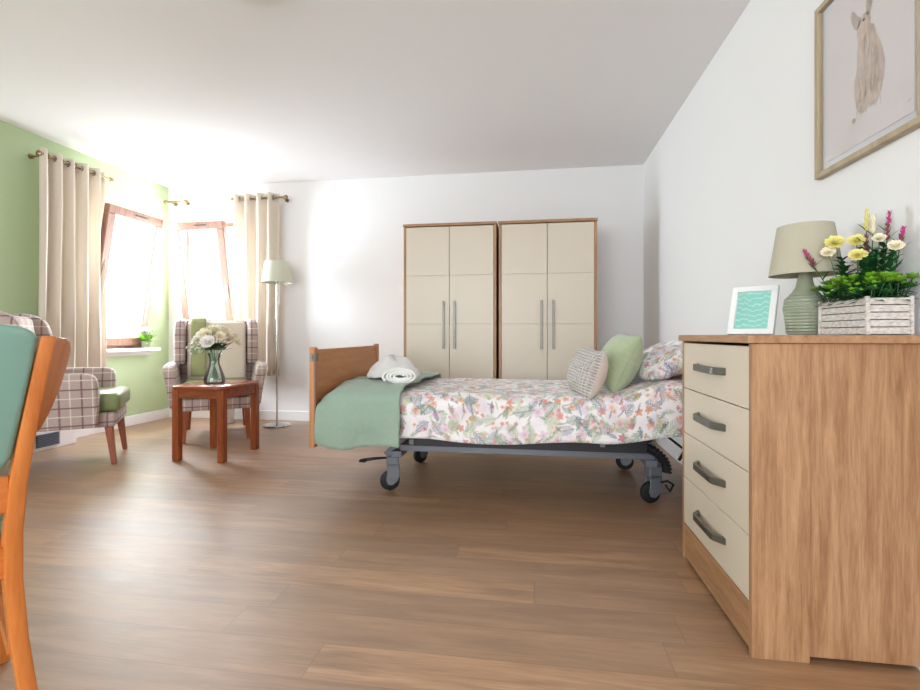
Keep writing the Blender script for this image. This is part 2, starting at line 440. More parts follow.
# windows: fixed frame plus an inward tilted sash (local: x along wall, y into the room, z up)
def window(name, w, h, tilt, loc, rz, sx0, sx1, hin):
    r = E(name, None, None, loc, rz, kind='structure')
    b = B(); f = .045
    box(b, 0, w, -.09, -.03, 0, f, .004, 1); box(b, 0, w, -.09, -.03, h-f, h, .004, 1)
    box(b, 0, f, -.09, -.03, f, h-f, .004, 1); box(b, w-f, w, -.09, -.03, f, h-f, .004, 1)
    if sx0 > .08: box(b, sx0-.05, sx0-.008, -.09, -.03, f, h-f, .004, 1)
    if sx1 < w-.08: box(b, sx1+.008, sx1+.05, -.09, -.03, f, h-f, .004, 1)
    O('window_frame', b, 'win_z', r)
    s = D.objects.new('sash', None); C.objects.link(s); s.parent = r; s.location = (0, -.02, .03); s.rotation_euler = (-tilt, 0, 0)
    b = B(); hh = h-.045; k = .078
    box(b, sx0, sx1, -.025, .03, 0, .075, .005, 1); box(b, sx0, sx1, -.025, .03, hh-k, hh, .005, 1)
    box(b, sx0, sx0+k, -.025, .03, .075, hh-k, .005, 1); box(b, sx1-k, sx1, -.025, .03, .075, hh-k, .005, 1)
    O('sash_frame', b, 'win_z', s)
    b = B(); box(b, sx0+k-.005, sx1-k+.005, -.003, .003, .07, hh-k+.005); O('glass_pane', b, 'pane', s)
    b = B(); xx = hin
    box(b, xx-.014, xx+.014, .03, .04, .48, .60, .003, 1); box(b, xx-.009, xx+.009, .04, .06, .56, .58, .003, 1)
    box(b, xx-.01, xx+.01, .05, .065, .46, .58, .003, 1); O('window_handle', b, 'socket', s)
    b = B(); box(b, (sx0+sx1)/2-.10, (sx0+sx1)/2+.03, .03, .036, hh-.04, hh-.03); O('tilt_stay', b, 'dmetal', s)
    return r
# left wall: local x runs along -Y when rz=-90deg -> room side +X
window('window_1', LY1-LY0, LZ1-LZ0, math.radians(9.5), (XL, LY1, LZ0), -PI/2, .03, LY1-LY0-.03, LY1-LY0-.065)
# back wall: room side is -Y  -> rz = 180deg, local x runs along -X
window('window_2', BX1-BX0, LZ1-LZ0, math.radians(9.5), (BX1, YB, LZ0), PI, .205, BX1-BX0-.012, .235)
b = B(); box(b, XL-.03, XL+.11, LY0-.06, LY1+.06, LZ0-.03, LZ0-.001, .006, 2); box(b, XL, XL+.012, LY0-.04, LY1+.04, LZ0-.07, LZ0-.03); struct('trim_1', b, 'white')
b = B(); box(b, BX0-.06, BX1+.06, YB-.06, YB+.03, LZ0-.03, LZ0-.001, .006, 2); box(b, BX0-.04, BX1+.04, YB-.012, YB, LZ0-.07, LZ0-.03); struct('trim_2', b, 'white')

# ------------------------------------------------------------------ curtains
def pole(label, p0, p1, wall, group, finials=(True, True)):
    p0, p1 = Vector(p0), Vector(p1)
    r = E('curtain_pole', label, 'curtain pole', p0, group=group)
    d = p1-p0
    b = B(); tube(b, [(0, 0, 0), d], .010, 10); O('rod', b, 'brass', r, smooth=True)
    for q, s in ((Vector((0, 0, 0)), -1), (d, 1)):
        b = B(); e = d.normalized()*s
        tube(b, [q, q+e*.012, q+e*.02, q+e*.038, q+e*.05], [.010, .011, .02, .022, .006], 12); O('finial', b, 'brass', r, smooth=True)
        b = B(); k = q-e*.015; w = Vector(wall)
        tube(b, [k+Vector((0, 0, -.0)), k+w], .007, 8); tube(b, [k+w*.9, k+w], .02, 12); O('bracket', b, 'brass', r, smooth=True)
    return r
def curtain(label, a, bpt, ztop, zbot, folds, amp, nrm, seed):
    a, bpt = Vector(a), Vector(bpt); d = bpt-a; L = d.length; e = d/L; nn = Vector(nrm)
    r = E('curtain', label, 'curtain', (a.x, a.y, zbot))
    h = ztop-zbot
    def f(u, v):
        z = v*h
        ph = 2*PI*folds*u
        am = amp*(.85+.25*noise.noise(Vector((u*5, seed, v*1.5))))
        off = am*math.sin(ph)
        squeeze = 1+.05*(1-v)*math.sin(v*3+seed)
        lat = (u*L-L/2)*squeeze+L/2+.25*amp*math.sin(2*ph+seed*.7)*(1-v)+.012*noise.noise(Vector((u*9, v*2, seed)))
        co = e*lat+nn*(off+.008*noise.noise(Vector((u*12, v*4, seed+3)))*(1-v))+Vector((0, 0, z))
        return co, (u*L*2.2, z)
    bm = gridsurf(folds*18, 24, f)
    o = O('curtain_panel', bm, 'curtain', r, smooth='all', uv=False); solid(o, .004)
    for k in range(folds*2):
        u = (k+.5)/(folds*2)*1.0
        uu = (k*.5)/folds + .0
        if uu <= 0: uu = .25/folds/2
        ring = B(); cc = e*(uu*L)+Vector((0, 0, h-.045))
        pts = [cc+(nn*math.cos(t*2*PI/16)+Vector((0, 0, 1))*math.sin(t*2*PI/16))*.021 for t in range(17)]
        tube(ring, pts, .004, 6); O('eyelet', ring, 'brass', r, smooth=True)
    return r
CX = -3.635
pole('brass curtain pole fixed to the green wall above the left curtain', (CX, 3.13, 2.215), (CX, 3.69, 2.215), (-.13, 0, 0), 'curtain poles')
curtain('cream eyelet curtain hanging on the green wall left of the open window', (CX, 3.10, 0), (CX, 3.66, 0), 2.26, .47, 5, .042, (1, 0, 0), 1.0)
CY = 4.44
pole('metal curtain pole on the white wall above the curtain behind the floor lamp', (-2.93, CY, 2.215), (-2.42, CY, 2.215), (0, .11, 0), 'curtain poles')
curtain('cream eyelet curtain hanging on the white wall behind the floor lamp', (-2.94, CY, 0), (-2.46, CY, 0), 2.26, .46, 4, .042, (0, -1, 0), 4.0)
pole('short bare curtain pole fixed across the corner end above the two windows', (-3.69, 4.46, 2.225), (-3.52, 4.46, 2.225), (0, .09, 0), 'curtain poles')

# ------------------------------------------------------------------ storage heater and bin
r = E('storage_heater', 'white box heater with a grey grille low on the green wall behind the tartan chair', 'heater', (XL+.018, 3.0, 0))
b = B(); box(b, 0, .17, 0, .35, .0, .40, .008, 2); O('casing', b, 'white', r)
b = B(); box(b, .172, .178, .03, .20, .03, .125)
O('grille_backing', b, 'dmetal', r)
b = B()
for k in range(8): box(b, .178, .186, .03, .20, .034+k*.012, .040+k*.012)
O('grille', b, 'grille', r)
b = B(); box(b, .03, .14, .05, .3, .401, .410, .003, 1); O('top_vent', b, 'grille', r)
b = B(); lathe(b, [(0, 0), (.095, 0), (.10, .01), (.135, .30), (.14, .31), (.13, .31), (.128, .3), (.093, .015), (0, .015)], 24)
tag(O('waste_bin', b, 'white', None, (-3.0, 4.34, 0.0), smooth=True), 'white tapered waste bin on the floor behind the wing chair', 'bin')

# ------------------------------------------------------------------ wardrobes
def wardrobe():
    W, Dp, Hh = .79, .54, 1.80
    r = E('wardrobe', 'oak framed double wardrobe with cream doors, left of the pair', 'wardrobe', (0, 0, 0), group='oak and cream wardrobes against the back wall')
    for x in (0, W-.022):
        b = B(); box(b, x, x+.022, 0, Dp, 0, Hh-.022, .002, 1); O('side_panel', b, 'oak_z', r)
    b = B(); box(b, -.004, W+.004, -.014, Dp, Hh-.022, Hh, .003, 1); O('top_panel', b, 'oak_x', r)
    b = B(); box(b, .022, W-.022, Dp-.012, Dp-.002, .0, Hh-.022); O('back_panel', b, 'gap', r)
    b = B(); box(b, .022, W-.022, .02, .04, 0, .08); O('plinth', b, 'oak_x', r)
    dw = (W-.044-.008)/2
    for s in (0, 1):
        x0 = .024+s*(dw+.004); x1 = x0+dw
        b = B(); box(b, x0, x1, .004, .018, .085, Hh-.028)
        g = .0035
        for z0, z1 in ((.085, .948), (.952, 1.358), (1.362, Hh-.028)):
            box(b, x0, x1, -.002, .006, z0+g/2*(z0 > .1), z1-g/2*(z1 < 1.7), .0015, 1)
        d = O('door', b, 'cream', r)
        hx = x1-.045 if s == 0 else x0+.045
        b = B(); box(b, hx-.008, hx+.008, -.034, -.026, .745, 1.145, .003, 2)
        for z in (.775, 1.115): box(b, hx-.005, hx+.005, -.028, -.001, z-.006, z+.006)
        O('handle', b, 'steel', d)
    return r
w1 = wardrobe(); w1.location = (-1.082, 4.0, 0)
w2 = copy_tree(w1); w2.location = (-.274, 4.0, .003)
w2['label'] = 'oak framed double wardrobe with cream doors, right of the pair, behind the cushions'
w2.location = (-.272, 4.0, 0)
r = E('light_switch', 'small white switch plate on the wall beside the left wardrobe', 'switch', (-1.245, YB, 1.29))
b = B(); box(b, -.035, .035, -.009, 0, -.06, .06, .003, 2); O('face_plate', b, 'socket', r)
b = B(); box(b, -.01, .01, -.013, -.009, -.016, .016, .001, 1); O('rocker', b, 'white', r)

# ------------------------------------------------------------------ floor lamp
r = E('floor_lamp', 'slim chrome floor lamp with a pale green shade beside the curtain', 'floor lamp', (-2.39, 4.27, 0))
b = B(); lathe(b, [(0, 0), (.122, 0), (.125, .006), (.12, .016), (.03, .026), (.012, .04), (0, .04)], 40); O('base', b, 'chrome', r, smooth=True)
b = B(); tube(b, [(0, 0, .03), (0, 0, 1.38)], .009, 12); O('pole', b, 'chrome', r, smooth=True)
b = B(); lathe(b, [(0, 1.36), (.012, 1.36), (.018, 1.38), (.018, 1.43), (.0, 1.43)], 12)
for k in range(3):
    a = k*2*PI/3; tube(b, [(0, 0, 1.42), (.105*math.cos(a), .105*math.sin(a), 1.53)], .002, 5)
O('lamp_holder', b, 'chrome', r)
b = B(); lathe(b, [(.140, 1.355), (.108, 1.555), (.106, 1.555), (.138, 1.355), (.140, 1.355)], 40); O('lamp_shade', b, 'shadepale', r, smooth=True)
b = B(); lathe(b, [(0, 1.42), (.02, 1.44), (.028, 1.47), (.018, 1.50), (0, 1.505)], 16); O('bulb', b, 'wpetal', r, smooth=True)
b = B(); tube(b, [(.03, -.01, 1.36), (.032, -.012, 1.25), (.03, -.01, 1.17)], .0015, 5); lathe(b, [(0, 1.155), (.005, 1.158), (.005, 1.17), (0, 1.175)], 8, .03, -.01); O('pull_cord', b, 'socket', r)

# ------------------------------------------------------------------ wing armchair
def wing_chair(label, cushion_mat, inner='creamfab'):
    r = E('wing_armchair', label, 'armchair', group='tartan wing armchairs by the windows')
    lean = lambda k: (lambda c: (c.x, c.y+(c.z-.40)*k, c.z))
    b = B(); box(b, -.262, .262, -.335, .30, .25, .345, .022, 3); O('seat_rail', b, 'plaid', r, smooth=True)
    b = B()
    prism(b, [(-.255, -.358), (.255, -.358), (.25, .16), (-.25, .16)], 'z', .352, .470, .035, 4,
          lambda c: (c.x, c.y, c.z+.012*(1-(c.x/.26)**2)*(1 if c.z > .41 else 0)))
    O('seat_cushion', b, cushion_mat, r, smooth=True)
    for s in (-1, 1):
        pr = [(-.245, .262), (-.255, .45), (-.253, .565), (-.237, .600), (-.200, .614), (.24, .622), (.28, .600), (.28, .262)]
        def flare(c, s=s):
            k = max(0, c.z-.26)/.35
            return (s*(c.x+.055*k**1.3), c.y, c.z)
        b = B(); prism(b, pr, 'x', .258, .338, .020, 3, flare); bmesh.ops.recalc_face_normals(b, faces=b.faces); O('arm', b, 'plaid', r, smooth=True)
        wp = [(.30, .60), (.30, .93), (.26, 1.0), (.20, 1.015), (.12, .995), (.075, .95), (.06, .86), (.07, .72), (.11, .60)]
        def wf(c, s=s):
            y = c.y+(c.z-.40)*.13
            return (s*(c.x+.10*(.30-c.y)*.6), y, c.z)
        b = B(); prism(b, wp, 'x', .243, .325, .026, 3, wf); bmesh.ops.recalc_face_normals(b, faces=b.faces); O('wing', b, 'plaid', r, smooth=True)
    b = B(); prism(b, [(-.30, .20), (-.31, .55), (-.325, .95), (-.29, 1.0), (.29, 1.0), (.325, .95), (.31, .55), (.30, .20)], 'y', .235, .315, .02, 3, lean(.13)); O('outer_back', b, 'plaid', r, smooth=True)
    b = B(); box(b, -.24, .24, .14, .232, .40, .985, .035, 4, lambda c: (c.x, c.y+(c.z-.40)*.13-.02*(1-(c.x/.25)**2)*(1 if c.y < .18 else 0), c.z)); O('inner_back', b, inner, r, smooth=True)
    for x, y, dx, dy in ((-.225, -.295, -.012, -.03), (.225, -.295, .012, -.03), (-.225, .25, -.01, .07), (.225, .25, .01, .07)):
        b = B(); box(b, -.023, .023, -.023, .023, 0, .252, .004, 1,
                     lambda c, x=x, y=y, dx=dx, dy=dy: (x+c.x*(.62+.38*c.z/.25)+dx*(1-c.z/.25), y+c.y*(.62+.38*c.z/.25)+dy*(1-c.z/.25), c.z))
        O('leg', b, 'cherry_z', r)
    return r
ch1 = wing_chair('tartan wing armchair with green seat turned sideways at left, partly hidden by the near chair', 'seatgreen', 'plaid')
ch1.location = (-3.16, 2.85, 0); ch1.rotation_euler = (0, 0, math.radians(126))
ch2 = wing_chair('tartan wing armchair facing forward behind the small round-edged table', 'seatgreen')
ch2.location = (-2.72, 3.86, 0); ch2.rotation_euler = (0, 0, math.radians(34.8))
# green folded throw over the back of chair 2
def gt(u, v):
    prof = [(.103, .50), (.115, .62), (.13, .75), (.15, .88), (.166, .975), (.195, 1.008), (.255, 1.016), (.31, 1.018), (.36, 1.018), (.418, 1.0), (.414, .9), (.402, .80)]
    k = v*(len(prof)-1); i = min(int(k), len(prof)-2); f = k-i
    y = prof[i][0]*(1-f)+prof[i+1][0]*f; z = prof[i][1]*(1-f)+prof[i+1][1]*f
    x = -.205+.115*u
    if i < 4: y += -.006*math.sin(u*PI)
    return (x, y-.004, z), (u*.12, v)
b = gridsurf(6, 40, gt)
o = O('folded_throw', b, 'throwgreen', None, smooth='all', uv=False); o.location = ch2.location; o.rotation_euler = ch2.rotation_euler; solid(o, .006)
tag(o, 'narrow olive green throw folded over the back of the wing armchair', 'throw')

# ------------------------------------------------------------------ occasional table + vase of flowers
TC = Vector((-2.238, 3.185, 0))
r = E('side_table', 'small reddish wooden table with curved-edge top and four square legs', 'table', TC, 0)
pts = []
N = 64
for k in range(N):
    a = 2*PI*k/N; c, s = math.cos(a), math.sin(a); q = 5.0
    rad = (abs(c)**q+abs(s)**q)**(-1/q); pts.append(((.222)*rad*c, (.245)*rad*s))
b = B(); prism(b, pts, 'z', .492, .515, .006, 2); O('table_top', b, 'cherry_x', r, smooth=True)
for x0, x1, y0, y1 in ((-.144, .144, -.213, -.193), (-.144, .144, .193, .213), (-.186, -.166, -.17, .17), (.166, .186, -.17, .17)):
    b = B(); box(b, x0, x1, y0, y1, .428, .492, .002, 1); O('apron', b, 'cherry_x', r)
for sx in (-1, 1):
    for sy in (-1, 1):
        b = B(); box(b, sx*.168-.024, sx*.168+.024, sy*.195-.024, sy*.195+.024, 0, .492, .004, 1); O('leg', b, 'cherry_z', r)

VC = Vector((-2.262, 3.18, .515))
r = E('glass_vase', 'clear waisted glass vase with water standing on the small wooden table', 'vase', VC)
outer = [(.0, .0), (.066, .0), (.072, .012), (.069, .04), (.052, .09), (.034, .14), (.034, .175), (.046, .215)]
inner = [(.0435, .215), (.0315, .175), (.0315, .14), (.049, .09), (.066, .04), (.067, .014), (.0, .014)]
b = B(); lathe(b, outer+inner, 28); O('vase_body', b, 'vase', r, smooth=True)
b = B(); lathe(b, [(0, .016), (.064, .016), (.063, .04), (.056, .065), (0, .065)], 24); O('water', b, 'water', r, smooth=True)
def petal(bm, base, d, up, L, W, curl, n=4):
    d = Vector(d).normalized(); up = Vector(up).normalized(); s = d.cross(up)
    if s.length < 1e-4: s = Vector((1, 0, 0))
    s.normalize(); up = s.cross(d)
    rows = []
    for i in range(n+1):
        t = i/n; w = W*math.sin(PI*(.12+.83*t))**.8
        c = Vector(base)+d*(L*t)+up*(curl*L*t*t)
        rows.append([bm.verts.new(c-s*w/2+up*.12*w), bm.verts.new(c), bm.verts.new(c+s*w/2+up*.12*w)])
    for a, b_ in zip(rows, rows[1:]):
        for k in (0, 1): bm.faces.new([a[k], a[k+1], b_[k+1], b_[k]])
def bloom(bm, c, nrm, R, layers=3, n=9, curl=.5):
    nrm = Vector(nrm).normalized(); a = nrm.orthogonal().normalized(); b_ = nrm.cross(a)
    for l in range(layers):
        t = l/max(1, layers-1); el = .15+1.05*t; rr = R*(1-.45*t)
        for k in range(n-l*2 if n-l*2 > 4 else 4):
            m = max(4, n-l*2); ph = 2*PI*k/m+l*.5+random.uniform(-.1, .1)
            d = (a*math.cos(ph)+b_*math.sin(ph))*math.cos(el)+nrm*math.sin(el)
            petal(bm, Vector(c), d, nrm, rr*random.uniform(.9, 1.08), rr*.75, curl*(.6+.4*t))
def stempts(p0, p1, bow=.01, n=6):
    p0, p1 = Vector(p0), Vector(p1); o_ = (p1-p0).orthogonal().normalized()*bow
    return [p0.lerp(p1, i/n)+o_*math.sin(PI*i/n) for i in range(n+1)]
GV = 'cream and white flowers in the glass vase'
for k in range(16):
    a = k*2.399+.4; rr = .140*math.sqrt((k+.5)/16)
    hx, hy = rr*math.cos(a)+.012, rr*math.sin(a)
    hz = .400-.10*(rr/.140)**2-.012*random.random()
    foot = (-hx*.32, -hy*.3, .02)
    r = E('white_flower', 'cream white bloom on a green stem standing in the glass vase', 'flower', VC, group=GV)
    b = B(); mid = (hx*.10, hy*.10, .155)
    tube(b, [foot, ((foot[0]+mid[0])/2, (foot[1]+mid[1])/2, .09), mid, (hx*.4, hy*.4, .24), (hx, hy, hz)], .0024, 5); O('stem', b, 'stem', r)
    b = B(); R_ = .052 if k % 2 else .042
    bloom(b, (hx, hy, hz-.005), (hx*2.0, hy*2.0, .16), R_, 5, 13, .5); O('petals', b, 'cpetal' if k % 3 else 'wpetal', r, smooth='all')
    b = B()
    for q in range(6): petal(b, (hx*.5, hy*.5, .235+.008*q), (math.cos(q*1.3+k), math.sin(q*1.3+k), .35), (0, 0, 1), .06, .026, -.1)
    O('leaf', b, 'leafdark', r, smooth='all')
for k, (dx, dy, dz) in enumerate(((-.155, -.03, .235), (-.165, .0, .265), (-.135, .04, .25))):
    r = E('filler_sprig', 'sprig of tiny white flowers hanging out at the left of the vase bouquet', 'flower', VC, group='tiny white flower sprigs in the glass vase')
    b = B(); tube(b, [(.01*k, .005*k, .02), (dx*.1, dy*.1, .15), (dx*.6, dy*.6, dz-.01), (dx, dy, dz)], .0018, 5)
    for q in range(14):
        c = Vector((dx, dy, dz))+Vector((random.uniform(-.04, .03), random.uniform(-.035, .035), random.uniform(-.035, .03)))
        tube(b, [(dx*.8, dy*.8, dz-.03), c], .0007, 4)
        if q == 0: cs = []
        cs.append(c)
    O('stem', b, 'stem', r)
    b = B()
    for c in cs: bloom(b, c, (random.uniform(-1, 1), random.uniform(-1, 0), 1), .009, 1, 5, .2)
    O('blossoms', b, 'wpetal', r)

# potted plant on the left sill
r = E('potted_plant', 'small potted plant with white flowers on the window sill', 'plant', (XL+.062, 4.19, LZ0-.001)); r.scale = (1.25, 1.25, 1.25)
b = B(); lathe(b, [(0, 0), (.026, 0), (.038, .05), (.040, .055), (.036, .055), (.034, .045), (0, .045)], 20); O('pot', b, 'glaze', r, smooth=True)
b = B()
for k in range(34):
    a = k*2.4; el = random.uniform(-.1, 1.1); L = random.uniform(.06, .10)
    petal(b, (0, 0, .048), (math.cos(a)*math.cos(el), math.sin(a)*math.cos(el), math.sin(el)), (0, 0, 1), L, .026, .0 if el > .4 else -.2)
O('foliage', b, 'leafbright', r, smooth='all')
b = B()
for k in range(16):
    a = k*2.4; rr = .010+.045*random.random(); c = (rr*math.cos(a), rr*math.sin(a), .125+.03*random.random())
    bloom(b, c, (math.cos(a)*.4, math.sin(a)*.4, 1), .022, 2, 6, .3)
O('blossoms', b, 'wpetal', r, smooth='all')
b = B()
for k in range(9):
    a = k*2.4; tube(b, [(0, 0, .045), (.03*math.cos(a), .03*math.sin(a), .125)], .0015, 4)
O('stem', b, 'stem', r)

# ------------------------------------------------------------------ bed
BY0, BY1 = 2.46, 3.44
def lift(x):
    t = min(1, max(0, (x-.34)/.36)); return .075*t*t*(3-2*t)
r = E('profiling_bed', 'wooden ended hospital style bed on a grey wheeled frame', 'bed', (0, 0, 0))
bed = r
def board(x0, x1, name, yn, zt):
    p = E(name, None, None); p.parent = bed
    for y in (BY0-.055, BY1+.055-.045):
        b = B(); box(b, x0, x1, y, y+.045, .265, zt, .005, 2); O('post', b, 'bw_z', p)
    b = B()
    box(b, x0+.008, x1-.008, BY0-.01, BY1+.01, .27, zt-.012, .003, 1); O('panel', b, 'bw_y', p)
    return p
fb = board(-1.165, -1.135, 'footboard', 0, .795)
hb = board(.905, .935, 'headboard', 0, .795)
b = B(); box(b, -1.134, -1.128, BY0-.052, BY0-.02, .72, .765, .002, 1); box(b, -1.16, -1.14, BY0-.06, BY0-.0552, .722, .762, .002, 1)
box(b, -1.155, -1.145, BY0-.066, BY0-.06, .735, .75); O('latch_fitting', b, 'steel', fb)
b = B(); box(b, -1.1342, -1.130, BY0-.052, BY0-.046, .28, .72); O('steel_strip', b, 'gmetal', fb)
# mattress following the profile
def mat_f(u, v):
    x = -1.05+u*1.94
    per = [(BY0, .40), (BY0, .50), (BY0+.03, .53), (BY1-.03, .53), (BY1, .50), (BY1, .40), (BY0, .40)]
    k = v*6; i = min(int(k), 5); f = k-i; y = per[i][0]*(1-f)+per[i+1][0]*f; z = per[i][1]*(1-f)+per[i+1][1]*f
    return (x, y, z+lift(x)), (x, v*3)
b = gridsurf(30, 24, mat_f); bmesh.ops.remove_doubles(b, verts=b.verts, dist=1e-5)
bmesh.ops.holes_fill(b, edges=[e for e in b.edges if e.is_boundary]); O('mattress', b, 'mattress', bed, uv=False)
b = B()
for y in (BY0+.02, BY1-.05):
    bar(b, (-1.12, y+.015, .365), (.2, y+.015, .365), .03, .055); bar(b, (.2, y+.015, .365), (.88, y+.015, .385+.06), .03, .055)
for k in range(9):
    x = -1.05+k*.21; box(b, x, x+.05, BY0+.03, BY1-.03, .372+lift(x), .39+lift(x))
box(b, -.62, .56, BY0+.03, BY0+.075, .275, .345); box(b, -.62, .56, BY1-.075, BY1-.03, .275, .345)
O('platform_frame', b, 'dmetal', bed)
NY, FYY = 2.60, 3.20
b = B()
for y in (NY, FYY): box(b, -.72, .62, y-.02, y+.02, .222, .258, .003, 1)
for x in (-.735, .60): box(b, x-.03, x+.03, NY-.04, FYY+.04, .19, .226, .003, 1)
for y in (NY, FYY):
    bar(b, (-.80, y, .20), (-.66, y, .33), .05, .03); bar(b, (.66, y, .20), (.58, y, .33), .05, .03)
O('chassis', b, 'gmetal', bed)
b = B()
for y in (NY+.06, FYY-.06):
    bar(b, (-.62, y, .26), (-.15, y, .36), .02, .03); bar(b, (.10, y, .35), (.55, y, .25), .02, .03)
    bar(b, (.42, y, .36), (.66, y, .24), .015, .02); bar(b, (.44, y, .25), (.70, y, .37), .015, .02)
for x in (-.60, .52): bar(b, (x, NY+.05, .25), (x+.04, FYY-.05, .25), .03, .03)
box(b, -.4, .3, 2.85, 2.93, .27, .34, .01, 2)
bar(b, (.55, 2.9, .26), (.86, 2.9, .38), .03, .03); bar(b, (.74, NY, .22), (.84, NY, .40), .012, .012); bar(b, (.84, NY, .22), (.66, NY, .36), .012, .012)
O('lift_mechanism', b, 'dmetal', bed)
def caster(x, y, s, rz):
    p = E('caster', None, None, (x, y, 0), rz); p.parent = bed
    b = B(); box(b, -.034, .034, -.028, .028, .142, .192, .006, 2); box(b, -.024, .024, -.022, .022, .192, .225, .003, 1); O('swivel_housing', b, 'gmetal', p)
    b = B()
    fp = [(-.030, .150), (.034, .150), (.040, .10), (.030, .055), (.0, .030), (-.026, .036), (-.036, .06), (-.030, .10)]
    for yy in (-.026, .018): prism(b, fp, 'y', yy, yy+.008, .002, 1)
    box(b, -.03, .034, -.026, .026, .13, .15); lathe(b, [(0, -.032), (.012, -.032), (.012, .032), (0, .032)], 14, 0, 0, Matrix.Translation((-.012, 0, .055)) @ Matrix.Rotation(PI/2, 4, 'X'))
    O('fork', b, 'gmetal', p, smooth=True)
    b = B(); lathe(b, [(0, -.014), (.044, -.014), (.0535, -.009), (.0545, 0), (.0535, .009), (.044, .014), (0, .014)], 32, 0, 0, Matrix.Translation((-.016, 0, .0545)) @ Matrix.Rotation(PI/2, 4, 'X'))
    O('wheel', b, 'black', p, smooth=True)
    return p
caster(-.765, NY, 1, .25); caster(-.735, FYY, 1, .9); caster(.615, NY, 1, .35); caster(.60, FYY, 1, -.4)
b = B()
tube(b, [(-.77, NY-.02, .185), (-.86, NY-.03, .182), (-.925, NY-.035, .172)], .0045, 6); tube(b, [(-.77, NY+.02, .175), (-.86, NY+.01, .165), (-.93, NY-.03, .16)], .0045, 6)
box(b, -.945, -.905, NY-.05, NY-.015, .157, .172, .004, 1)
O('brake_pedal', b, 'dmetal', bed)
b = B()
for k in range(15):
    t = k/14; a = -.6+t*2.6; c = Vector((.53+.075*math.sin(a)+.07*t, NY-.055, .20+.055*math.cos(a)+.06*(1-t)))
    t2 = (k+.35)/14; a2 = -.6+t2*2.6; c2 = Vector((.53+.075*math.sin(a2)+.07*t2, NY-.055, .20+.055*math.cos(a2)+.06*(1-t2)))
    tube(b, [c, c2], .024, 10)
pp = []
for k in range(15):
    t = k/14; a = -.6+t*2.6; pp.append((.53+.075*math.sin(a)+.07*t, NY-.055, .20+.055*math.cos(a)+.06*(1-t)))
tube(b, pp, .016, 10)
O('cable_conduit', b, 'black', bed)
for pts in ([(.64, NY-.05, .12), (.67, NY-.06, .13), (.70, NY-.05, .11), (.69, NY-.03, .07), (.67, NY-.02, .10)],
            [(.50, NY-.02, .26), (.54, NY-.05, .30), (.60, NY-.04, .33), (.64, NY, .38)], [(.44, 2.9, .30), (.48, 2.85, .22), (.56, 2.8, .20)]):
    b = B(); tube(b, pts, .006, 6); O('power_cable', b, 'black', bed)
b = B(); box(b, -.665, -.635, NY-.035, NY-.02, .262, .292, .002, 1); box(b, .335, .36, BY0+.022, BY0+.029, .30, .32, .002, 1); O('steel_bracket', b, 'steel', bed)

# bedding cross-section: arc length parametrised
def section(v, off, zh0, zh1, seed, x):
    """v in 0..1 from near hem over top to far hem; returns y, z, arc"""
    top = .545+off; y0, y1 = BY0-.035-off, BY1+.03+off; R = .06
    l1 = top-zh0-R; la = R*PI/2; lt = (y1-y0)-2*R; l2 = top-zh1-R
    tot = l1+la+lt+la+l2; s = v*tot
    if s < l1: return y0, zh0+s, s
    s1 = s-l1
    if s1 < la: a = s1/R; return y0+R-R*math.cos(a), top-R+R*math.sin(a), s
    s2 = s1-la
    if s2 < lt: return y0+R+s2, top, s
    s3 = s2-lt
    if s3 < la: a = s3/R; return y1-R+R*math.sin(a), top-R+R*math.cos(a), s
    return y1, top-R-(s3-la), s
def duvet_f(u, v):
    x = -1.02+u*1.90
    hem = .322+.008*math.sin(x*7)+.05*max(0, x-.25)+.010*noise.noise(Vector((x*3, 5, 0)))
    y, z, s = section(v, 0, hem, .36, 0, x)
    lf = lift(x)
    n1 = noise.noise(Vector((x*3.2, s*5, 1.3))); n2 = noise.noise(Vector((x*8, s*9, 7.3)))
    side = y < BY0+.02
    if side:
        y -= .014*n1+.007*n2+.012*(1-(z-.32)/.2); z += .006*n1; lf *= .55+.45*min(1, max(0, (z-.32)/.2))
    else: z += .010*n1+.006*n2+.006
    return (x, y, z+lf), (x, s)
b = gridsurf(110, 84, duvet_f); o = O('duvet', b, 'floral', None, smooth='all', uv=False); solid(o, .010, -.6)
tag(o, 'floral patterned duvet with coral flowers and green ferns covering the bed', 'duvet')
def throw_f(u, v):
    ragged = .012*noise.noise(Vector((v*9, 3, 1)))
    x = -1.118+u*(.455+ragged)
    hem = .288+.010*math.sin(x*16+1)+.008*noise.noise(Vector((x*12, 2, 2)))-.006*(1-u)
    y, z, s = section(v, .028, hem, .33, 0, x)
    n1 = noise.noise(Vector((x*5, s*5, 21.3))); n2 = noise.noise(Vector((x*13, s*11, 3.3)))
    if y < BY0+.0: y -= .012+.016*n1+.008*n2+.012*math.sin(x*24+s*3)*max(0, (.5-z)/.22)+.02*(1-(z-.28)/.3)
    else: z += .014*n1+.007*n2+.012
    z -= .075*math.exp(-((x+1.118)/.055)**2)*math.exp(-max(0, y-BY0)/.22)*min(1, max(0, (z-.33)/.15))
    return (x, y, z), (x, s)
b = gridsurf(44, 90, throw_f); o = O('throw_blanket', b, 'sage', None, smooth='all', uv=False); solid(o, .006, .6)
tag(o, 'sage green blanket draped over the foot end of the bed', 'blanket')

